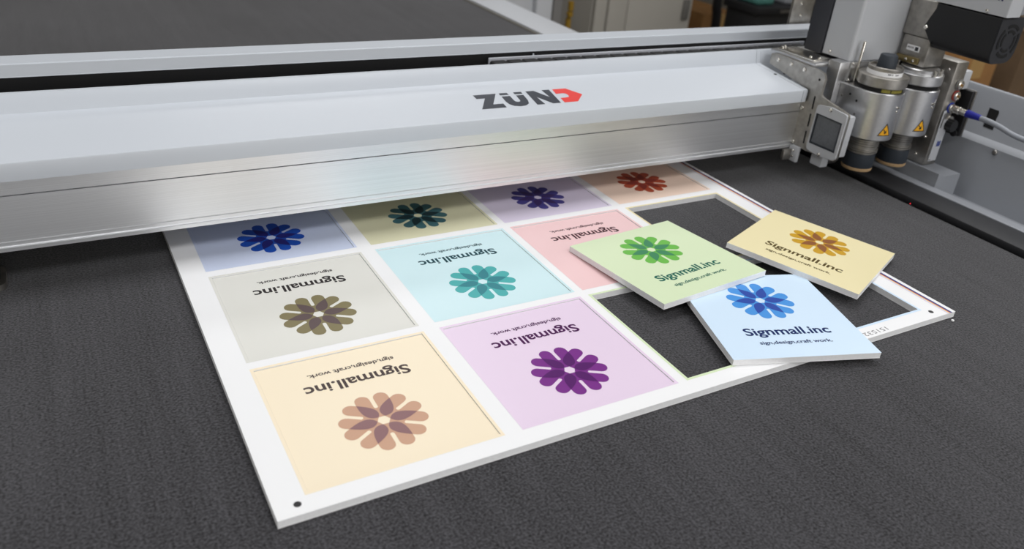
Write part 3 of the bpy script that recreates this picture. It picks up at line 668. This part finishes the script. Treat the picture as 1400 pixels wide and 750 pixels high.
# ------------------------------------------------------------------ things behind the table
def prop(name, label, cat, x, y): return thing(name, label, cat, (x, y, FZ))
CABM = mat('cabinet_enamel', rgb(168, 164, 156), 0.5, noise=0.02, nscale=4)
Yb = 2.3
xa, xb = atY(812, 20, Yb).x, atY(945, 20, Yb).x
c1 = prop('storage_cabinet', 'tall beige grey metal storage cabinet standing behind the table', 'cabinet', (xa + xb) / 2, Yb)
on(c1, box('body', xa, xb, Yb + 0.02, Yb + 0.5, FZ, 0.35, CABM, bev=0.006))
xm, xm2 = atY(830, 20, Yb).x, atY(856, 20, Yb).x
on(c1, box('side_stile', xa + 0.004, xm - 0.004, Yb, Yb + 0.02, FZ + 0.05, 0.33, CABM, bev=0.003))
on(c1, box('door', xm, xm2 - 0.003, Yb - 0.006, Yb + 0.02, FZ + 0.05, 0.33, CABM, bev=0.003))
dr = on(c1, box('door', xm2, xb - 0.01, Yb - 0.006, Yb + 0.02, FZ + 0.05, 0.33, CABM, bev=0.003))
p = atY(937, 11, Yb - 0.006)
h_ = box('door_lock', p.x - 0.016, p.x + 0.016, Yb - 0.016, Yb - 0.006, p.z - 0.045, p.z + 0.035, mat('lock_grey', rgb(100, 98, 94), 0.4), bev=0.004)
h_.parent = dr; h_.matrix_parent_inverse = Matrix.Identity(4)
xs = atY(783, 15, Yb - 0.05).x
ys_ = tube('yellow_strap', [tuple(atY(781, 2, Yb + 0.05)), tuple(atY(780.5, 10, Yb + 0.05)), tuple(atY(779, 22, Yb + 0.05)), tuple(atY(776, 36, Yb + 0.05)), (atY(776, 75, Yb + 0.05).x, Yb + 0.05, FZ + 0.01)], 0.011, mat('yellow_hose', rgb(150, 116, 22), 0.6))
tag(ys_, 'yellow hose hanging at the dark side of the storage cabinet', 'hose')
Yd = 1.95
x0, x1 = atY(655, 5, Yd).x, atY(749, 5, Yd).x
c2 = prop('machine_cabinet', 'pale grey equipment cabinet with a light frame beside the dark gap', 'cabinet', (x0 + x1) / 2, Yd)
on(c2, box('body', x0, x1 - 0.10, Yd, Yd + 0.5, FZ, 0.3, CABM, bev=0.004))
on(c2, box('frame_post', x1 - 0.058, x1, Yd - 0.03, Yd + 0.45, FZ, 0.3, PAINTL, bev=0.004))
on(c2, box('door_panel', x0 + 0.01, x1 - 0.06, Yd - 0.012, Yd, FZ + 0.05, 0.29, PAINTL, bev=0.003))
xg0, xg1 = atY(757, 10, 2.25).x, atY(769, 10, 2.25).x
gp = box('steel_post', xg0, xg1, 2.25, 2.31, FZ, 0.6, mat('post_grey', rgb(128, 126, 124), 0.5), bev=0.003)
tag(gp, 'narrow grey steel post between the pale cabinet and the storage cabinet', 'post')
bk = box('gap_shade_panel', atY(744, 10, 2.6).x, atY(800, 10, 2.6).x, 2.86, 2.9, FZ, 0.6, DARK, bev=0.004)  # added dark panel, its colour paints the shade in the gap
tag(bk, 'added dark panel painting the shade of the gap behind the grey steel post', 'shade panel')
Yk = 2.75
def carton(x0p, x1p, ytop, Y, depth, label, m=CARDB):
    a, b = atY(x0p, ytop, Y), atY(x1p, ytop, Y)
    c = prop('cardboard_carton', label, 'carton', (a.x + b.x) / 2, Y); top = a.z
    on(c, box('body', a.x, b.x, Y, Y + depth, FZ, top - 0.004, m, bev=0.003))
    on(c, box('flap', a.x, b.x, Y, Y + depth * 0.48, top - 0.004, top, m)); on(c, box('flap', a.x, b.x, Y + depth * 0.52, Y + depth, top - 0.004, top, m))
    on(c, box('tape', (a.x + b.x) / 2 - 0.03, (a.x + b.x) / 2 + 0.03, Y - 0.002, Y - 0.0003, top - 0.12, top, mat('packing_tape', rgb(168, 134, 84), 0.35)))
    return c
carton(962, 1010, 20, Yk, 0.4, 'brown cardboard carton standing between the storage cabinet and the black crate')
hs = tube('black_hose', [tuple(atY(986, -25, Yk - 0.1)), tuple(atY(983, -8, Yk - 0.1)), tuple(atY(980, 10, Yk - 0.1)), tuple(atY(978, 36, Yk - 0.1)), (atY(977, 60, Yk - 0.1).x, Yk - 0.1, FZ + 0.02)], 0.022, BLACK)
tag(hs, 'thick black hose in front of the brown cardboard carton', 'hose')
Yc = 2.1
a, b = atY(1038, 10, Yc), atY(1120, 16, Yc)
cr_ = prop('black_crate', 'black plastic crate beside the cardboard carton', 'crate', (a.x + b.x) / 2, Yc)
ztop = a.z
on(cr_, box('body', a.x, b.x, Yc, Yc + 0.18, FZ, ztop - 0.03, BLACK, bev=0.006))
on(cr_, box('rim', a.x - 0.012, b.x + 0.012, Yc - 0.012, Yc + 0.192, ztop - 0.03, ztop, BLACK, bev=0.004))
on(cr_, box('handle_slot', (a.x * 0.6 + b.x * 0.4) - 0.03, (a.x * 0.6 + b.x * 0.4) + 0.03, Yc - 0.014, Yc - 0.0121, ztop - 0.022, ztop - 0.010, STEELD))
gx = atY(1070, 5, Yc + 0.1)
gm = thing('grey_device', 'grey device with a white label standing on the black crate', 'device', (gx.x, Yc + 0.1, ztop))
on(gm, box('housing', gx.x - 0.06, gx.x + 0.10, Yc + 0.03, Yc + 0.17, ztop, ztop + 0.16, PAINTG, bev=0.012, seg=3))
on(gm, box('white_label', gx.x - 0.01, gx.x + 0.03, Yc + 0.0285, Yc + 0.0299, ztop + 0.01, ztop + 0.05, SHEET))
cx_ = atY(1036, 4, Yc + 0.1)
cl = box('folded_cloth', cx_.x - 0.07, cx_.x + 0.02, Yc + 0.03, Yc + 0.16, ztop, ztop + 0.03, mat('teal_cloth', rgb(70, 120, 112), 0.8, noise=0.3, nscale=40), bev=0.01, seg=3)
tag(cl, 'small folded teal cloth lying on the black crate', 'cloth')
Yr = 1.15
c3 = carton(1322, 1378, 48, 1.0, 0.4, 'brown cardboard carton standing beyond the side rail')
c4 = carton(1410, 1480, 45, 1.0, 0.4, 'darker brown cardboard carton at the right of the other carton', mat('cardboard_dark', rgb(92, 72, 50), 0.8, noise=0.1, nscale=20))
c4['label'] = 'dark brown cardboard carton beyond the side rail beside the lighter carton'
